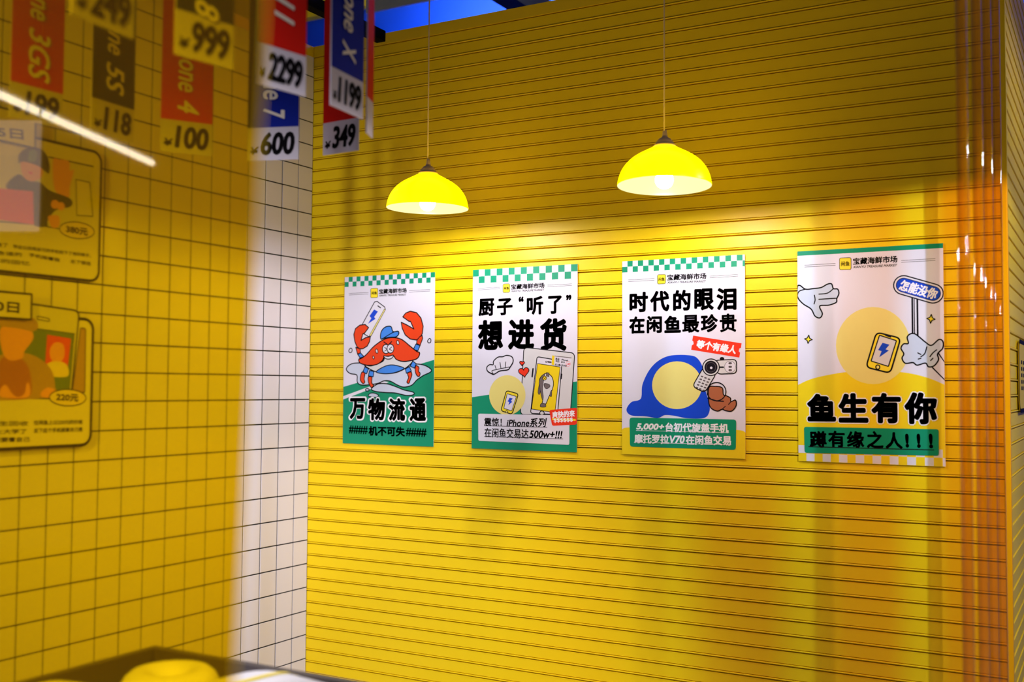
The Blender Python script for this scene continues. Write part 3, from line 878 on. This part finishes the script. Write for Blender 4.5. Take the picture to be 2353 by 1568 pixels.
A.poly([(-400, 220), (490, 265), (935, 362), (935, 870), (590, 985), (340, 940), (-400, 880)], P_GREY)
A.line([(490, 265), (935, 362)], 12); A.line([(-400, 880), (340, 940), (590, 985)], 10)
A.poly([(760, 490), (900, 520), (930, 860), (770, 850)], P_WHITE, 8)
A.part('figure_illustration')
A.blob([(530, 300), (600, 290), (690, 310), (700, 400), (740, 400), (700, 560), (690, 670), (590, 640), (540, 560)], P_SKIN)
A.blob([(180, 440), (280, 500), (400, 520), (500, 600), (700, 680), (710, 760), (560, 800), (480, 900), (470, 960), (330, 940), (180, 700), (60, 560)], P_NAVY)
A.blob([(215, 300), (320, 300), (420, 370), (420, 460), (330, 510), (250, 480), (215, 400)], P_SKIN)
A.blob([(190, 330), (190, 240), (260, 180), (350, 165), (450, 220), (495, 330), (490, 430), (440, 400), (370, 350), (230, 310)], P_NAVY)
A.blob([(280, 270), (300, 200), (360, 195), (370, 250), (350, 310), (290, 310)], P_OLIVE)
A.blob([(280, 410), (305, 412), (330, 422), (305, 442)], P_RED)
A.poly([(-100, 570), (330, 610), (340, 945), (-100, 880)], P_CRAB)
A.blob([(480, 870), (520, 850), (590, 860), (590, 960), (520, 970)], P_SKIN)
A.oval((550, 740), 40, 45, P_SKIN); A.oval((610, 760), 38, 42, P_SKIN)
A.part('price_oval_print')
A.oval((770, 1000), 175, 82, P_PALE, 9, .12)
A.text('380元', (660, 985), (880, 1020), 80, INK, 4)
A.part('story_lettering')
for l, r, s in (((-300, 1130), (80, 1150), '在闲鱼上卖了'), ((130, 1160), (910, 1255), '毕业以后用自己的手机拍下了他的样子，'), ((-300, 1200), (220, 1245), '价格很合适的'), ((290, 1245), (600, 1300), '手机陪着我'), ((705, 1310), (910, 1335), '走了很远'), ((-300, 1270), (300, 1335), '留下来的回忆')):
    A.text(s, l, r, 42, INK, 1.5)
A.flush()
dt = thing('date_plate', 'upper white date plate on the board with the dark cap figure', 'plate', (0.0185, 0, 0), PI/2, 'date plates')
q0, q1 = at_x(75, 342, .0185), at_x(75, 268, .0185)
box('panel', (q0.y-.30, q0.y, -.012, -.001, q0.z, q1.z), P_WHITE, dt)
A = Art(dt, lambda p: (lambda q: (q.y, q.z))(at_x(p[0]/4.357, 300+p[1]/4.357, 0.0305)), 1.0/FPX*3.4/4.357, -.012)
A.part('outline_print'); A.stroke([(q0.y-.30, q0.z), (q0.y, q0.z), (q0.y, q1.z), (q0.y-.30, q1.z)], 18, INK, True)
A.part('date_lettering'); A.text('12月5日', (-420, -40), (235, 45), 105, INK, 4)
A.flush()

c2t, c2b = at_x(212, 735, 0.018), at_x(212, 1022, 0.018)
A = board('lower white picture board with a figure in a brimmed hat', c2b.z, c2t.z, at_x(211, 880, 0.018).y, 0, 660, 3.92)
A.part('photo_print')
A.rrect([(-500, 40), (715, 215), (640, 990), (-500, 990)], 60, P_GREY, 14)
A.poly([(-300, 290), (670, 420), (620, 990), (-300, 1000)], P_OLIVE, 6)
A.rrect([(335, 262), (445, 285), (445, 310), (335, 290)], 10, P_WHITE, 8)
A.poly([(425, 428), (640, 465), (600, 808), (400, 790)], P_CRAB)
A.blob([(450, 560), (500, 500), (570, 520), (580, 620), (530, 690), (460, 650)], P_SKIN)
A.blob([(400, 790), (430, 690), (520, 670), (600, 700), (605, 805)], P_PALE)
A.line([(-300, 1000), (440, 1005)], 10)
A.rrect([(725, 365), (772, 375), (765, 950), (650, 950)], 14, P_TAN, 8)
A.part('figure_illustration')
A.blob([(-200, 700), (60, 600), (250, 600), (380, 660), (470, 760), (495, 900), (480, 990), (-200, 1000)], P_TAN)
A.blob([(20, 640), (120, 620), (230, 680), (280, 820), (260, 990), (40, 990), (-60, 820)], P_BROWN)
A.blob([(0, 380), (120, 340), (260, 370), (300, 460), (220, 580), (200, 640), (90, 660), (20, 580)], P_SKIN)
A.blob([(-200, 340), (-160, 290), (60, 280), (280, 270), (345, 350), (300, 400), (200, 380), (60, 360)], P_TAN)
A.blob([(0, 930), (50, 880), (110, 960), (160, 990), (220, 960), (240, 870), (265, 880), (250, 990), (20, 992)], P_SKIN)
A.blob([(370, 950), (430, 905), (495, 930), (480, 995), (380, 990)], P_SKIN)
A.part('price_oval_print')
A.oval((610, 997), 165, 74, P_PALE, 9, .03)
A.text('220元', (505, 990), (708, 1000), 72, INK, 4)
A.part('story_lettering')
for l, r, s in (((-200, 1232), (255, 1228), '毕业生回收'), ((305, 1222), (745, 1215), '在闲鱼上以220元的价格'), ((-200, 1305), (240, 1300), '外地上大学了'), ((305, 1295), (745, 1282), '买下这个手机就像自己是'), ((-200, 1380), (270, 1372), '爱着话要看自己')):
    A.text(s, l, r, 44, INK, 1.5)
A.flush()
dt = thing('date_plate', 'lower white date plate on the board with the brimmed hat figure', 'plate', (0.0185, 0, 0), PI/2, 'date plates')
q0, q1 = at_x(66, 735, .0185), at_x(66, 677, .0185)
box('panel', (q0.y-.30, q0.y, -.012, -.001, q0.z, q1.z), P_WHITE, dt)
A = Art(dt, lambda p: (lambda q: (q.y, q.z))(at_x(p[0]/3.92, 660+p[1]/3.92, 0.0305)), 1.0/FPX*3.4/3.92, -.012)
A.part('outline_print'); A.stroke([(q0.y-.30, q0.z), (q0.y, q0.z), (q0.y, q1.z), (q0.y-.30, q1.z)], 16, INK, True)
A.part('date_lettering'); A.text('11月30日', (-440, 130), (175, 190), 100, INK, 4)
A.flush()

# ------------------------------------------------------------------ small sign on the receding side face
q0, q1 = at_x(2342, 945, RX+.006), at_x(2342, 785, RX+.006)
sg = thing('wall_sign', 'yellow sign with a rounded black outline on the receding slatted side', 'sign', (RX+.0045, 0, 0), PI/2)
pts = []
ya, yb = q0.y, q0.y+.75; r = .03
for cx, cz, a0 in ((yb-r, q1.z-r, 0), (ya+r, q1.z-r, PI/2), (ya+r, q0.z+r, PI), (yb-r, q0.z+r, 1.5*PI)):
    for k in range(7):
        a = a0+k*PI/12; pts.append((cx+r*math.cos(a), cz+r*math.sin(a)))
prism('panel', pts, 'y', -.004, 0.0, YELT, sg)
A = Art(sg, lambda p: p, 1.0, -.0041)
A.part('outline_print'); A.stroke(pts, .012, INK, True)
for i in range(4):
    for k in range(5):
        x, z = ya+.07+i*.09, q1.z-.075-k*.022
        A.part('print_mark')
        A.poly([(x, z), (x+.05, z), (x+.05, z+.013), (x, z+.013)], INK)
A.flush()

# ------------------------------------------------------------------ display counter with parcels
CZ = at_depth(356, 1483, 2.4)
cx0, cy1, cz = CZ.x, CZ.y, CZ.z
ct = thing('display_counter', 'display counter with a dark raised rim below the price tags', 'counter', (cx0, cy1, 0))
WLAM = mat('white_laminate', (0.78, 0.76, 0.78, 1), 0.35, 0.5, noise=0.02, nscale=5)
RIM = mat('dark_rim_paint', (0.060, 0.048, 0.050, 1), 0.45, 0.4, noise=0.05)
FOAM = mat('white_foam', (0.82, 0.80, 0.86, 1), 0.55, 0.3, noise=0.02, nscale=20, bump=0.15)
YTAPE = mat('yellow_tape', (0.85, 0.68, 0.02, 1), 0.3, 0.5, noise=0.03)
CW, CD = 0.95, 0.72
box('body', (.03, CW-.03, -CD+.03, -.03, 0, cz-.10), WLAM, ct)
box('tray_floor', (.0, CW, -CD, 0, cz-.10, cz-.085), WLAM, ct)
for b in ((0, CW, -.022, 0, cz-.085, cz), (0, CW, -CD, -CD+.022, cz-.085, cz), (0, .022, -CD+.022, -.022, cz-.085, cz), (CW-.022, CW, -CD+.022, -.022, cz-.085, cz)):
    box('rim', b, RIM, ct, bevel=.003)
tz = cz-.085
def pillow(name, c, sx, sy, sz, M, rz, label, cat, group=None, stripe=None):
    t = thing(name, label, cat, c, rz, group)
    v, f = [], []; n, mm = 24, 12
    for j in range(mm+1):
        a = -PI/2+PI*j/mm
        for i in range(n):
            b = 2*PI*i/n
            e = lambda x, p: math.copysign(abs(x)**p, x)
            v.append((sx*e(math.cos(a), .55)*e(math.cos(b), .5), sy*e(math.cos(a), .55)*e(math.sin(b), .5), sz+sz*e(math.sin(a), .7)))
    for j in range(mm):
        for i in range(n):
            f.append((j*n+i, j*n+(i+1) % n, (j+1)*n+(i+1) % n, (j+1)*n+i))
    link('wrapping', mesh_of('wrapping', v, f, M, True), t)
    if stripe:
        w = []; ff = []
        for k in range(25):
            a = -PI*.02+PI*1.04*k/24
            e = lambda x, p: math.copysign(abs(x)**p, x)
            y, z = (sy+.0015)*e(math.cos(a), .55), sz+(sz+.0015)*e(math.sin(a), .7)
            w += [(stripe-.009, y, z), (stripe+.009, y, z)]
        ff = [(2*k, 2*k+1, 2*k+3, 2*k+2) for k in range(24)]
        tp = link('tape', mesh_of('tape', w, ff, YTAPE, True), t); tp['label'] = 'yellow tape band'
    return t
pr = at_z(650, 1556, cz-.01)
pillow('parcel', (cx0+.48, cy1-.155, tz), .165, .115, .052, FOAM, -.15, 'white wrapped parcel with a yellow tape band in the counter tray', 'parcel', None, -.045)
pillow('parcel', (cx0+.115, cy1-.38, tz), .085, .12, .046, FOAM, .1, 'white wrapped parcel lying beside the left counter rim', 'parcel')
rg = thing('foam_ring', 'white foam ring lying in the counter tray', 'ring', (cx0+.205, cy1-.145, tz))
prof = []
for k in range(16):
    a = 2*PI*k/16; prof.append((.062+.038*math.cos(a), .047+.047*math.sin(a)))
lathe('ring_body', prof, FOAM, rg, 40, close=True)

# ------------------------------------------------------------------ yellow acrylic sheet close to the lens
PANEL = acrylic('yellow_acrylic', (1.0, 0.81, 0.05, 1), (1.0, 0.58, 0.0, 1), 0.12, bend=1.0, bend_ior=1.02, wavy=0.19)
PD = 0.78
pc = at_depth(575, 784, PD)                 # middle of its right edge
n = Vector((-math.sin(YAW), -math.cos(YAW), 0)).normalized()
xr = Vector((math.cos(YAW), -math.sin(YAW), 0)).normalized()
pa = thing('acrylic_sheet', 'large hanging sheet of clear yellow acrylic in front of the tiled wall', 'sheet', pc, -YAW)
sh = box('sheet', (-.62, 0, -.0025, .0025, -.75, .62), PANEL, pa, bevel=0.0)
sh.rotation_euler = (0, 0.030, 0)
sh.data.materials.append(mat('frosted_acrylic_edge', (0.85, 0.58, 0.01, 1), 0.8, 0.05, noise=0.02))
for k in (0, 1, 3, 5): sh.data.polygons[k].material_index = 1
for x in (-.52, -.08):
    z0 = .62*math.cos(.03)-x*math.sin(.03)
    tube('cord', (x+.018, 0, z0-.002), (x+.018, 0, BARZ-pc.z), .0015, STR, pa, 6)
bar('ceiling_bar', (1.6, pc.y+.10, BARZ+.03), (3.4, pc.y+.10, BARZ+.03), .03, 'black metal bar above the yellow acrylic sheet')

# ------------------------------------------------------------------ hall lights: a tube mirrored in the sheet, others added to light the walls
TUBE_E = emit('lit_tube', (0.92, 0.92, 1.0, 1), TUBE)
ALU = mat('white_lamp_housing', (0.7, 0.7, 0.7, 1), 0.4, 0.5, noise=0.02)
def mirrored(px, py, z):
    d = ray(px, py)
    t = (pc-CAM).dot(n)/d.dot(n); hit = CAM+d*t
    r = d-n*(2*d.dot(n))
    return hit+r*((z-hit.z)/r.z)
HZ = 3.25
def tube_lamp(a, b, label):
    a, b = Vector(a), Vector(b); c = (a+b)/2
    t = thing('tube_lamp', label, 'lamp', c, 0, 'hall tube lamps')
    tube('tube', a-c, b-c, .022, TUBE_E, t, 16)
    d = (b-a).normalized()
    tube('housing', a-c+Vector((0, 0, .04)), b-c+Vector((0, 0, .04)), .02, ALU, t, 12)
    for q in (a, b):
        tube('hanger', q-c+Vector((0, 0, .05)), q-c+Vector((0, 0, .6)), .004, ALU, t, 6)
    return t
a, b = mirrored(-40, 200, HZ), mirrored(350, 375, HZ)
tube_lamp(a, b, 'white hall tube lamp whose streak shows in the yellow sheet')
print('TUBE', a, b)

TUBE_E = emit('added_wall_tube', (0.9, 0.94, 1.0, 1), TUBE*6)
wt = tube_lamp((-0.6, 1.3, 3.75), (2.6, 1.3, 3.75), 'unseen tube lamp added behind the slatted wall to light the blue wall')  # added tube, out of view, that brightens the blue hall wall
box('spill_shield', (-1.65, 1.65, -.09, -.075, -.13, .10), ALU, wt)  # added shield keeping the tube's light off the booth

def fill_spot(loc, target, size, energy, label):  # added fill spotlight out of view in the hall
    loc, target = Vector(loc), Vector(target)
    t = thing('fill_spotlight', label, 'lamp', loc)
    q = (target-loc).to_track_quat('-Z', 'Y')
    h = lathe('housing', [(.0005, .16), (.03, .16), (.048, .13), (.048, 0), (.042, 0), (.042, .12), (.0005, .12)], BLACKM, t, 32)
    h.rotation_mode = 'QUATERNION'; h.rotation_quaternion = q
    tube('stem', (0, 0, .05), (0, 0, max(.3, BARZ+.6-loc.z)), .008, BLACKM, t, 10)
    l = bpy.data.lights.new('spotlight_beam', 'SPOT'); l.energy = energy; l.spot_size = size; l.spot_blend = 0.8; l.shadow_soft_size = .03 if energy < 400 else .15
    l.color = (1.0, 0.96, 0.98)
    o = bpy.data.objects.new('spotlight_beam', l); COL.objects.link(o); o.parent = t
    o.rotation_mode = 'QUATERNION'; o.rotation_quaternion = q; o.location = q @ Vector((0, 0, -.002))
fill_spot((2.6, -6.2, 4.1), (0.45, 0.0, 0.0), math.radians(24), HALL*1.65, 'unseen fill spotlight added to brighten the lower slatted wall')  # added to lift the dim lower slats; no such fixture is known

fill_spot(mirrored(215, 465, 2.9), (0.0, -1.5, 1.85), math.radians(14), HALL*1.8, 'fill spotlight set at a glint in the yellow sheet, added to brighten the tiled wall')  # placed at a glint mirrored in the sheet, beam raised to brighten the tiles

# light box behind the camera, mirrored in the sheet
BOX_E = emit('lit_box_face', (0.86, 0.80, 1.0, 1), 1.9)
def behind(px, py, k):
    d = ray(px, py); t = (pc-CAM).dot(n)/d.dot(n); r = d-n*(2*d.dot(n))
    return CAM+d*t+r*k
a, b, c = behind(-90, 272, 3.2), behind(103, 272, 3.2), behind(103, 540, 3.2)
lb = thing('light_box', 'white lit box hanging in the hall, mirrored in the yellow sheet', 'sign', (a+c)/2)
ex = (b-a); ex.z = 0; w = ex.length; ang = math.atan2(ex.y, ex.x)
lb.rotation_euler = (0, 0, ang)
h = a.z-c.z
f1 = box('face', (-w/2+.01, w/2-.01, -.016, -.012, -h/2+.01, h/2-.01), BOX_E, lb)
f2 = box('face', (-w/2+.01, w/2-.01, .012, .016, -h/2+.01, h/2-.01), BOX_E, lb)
box('case', (-w/2, w/2, -.0119, .0119, -h/2, h/2), ALU, lb)
for x in (-w/2+.02, w/2-.02): tube('hanger', (x, 0, h/2), (x, 0, h/2+.8), .003, ALU, lb, 6)
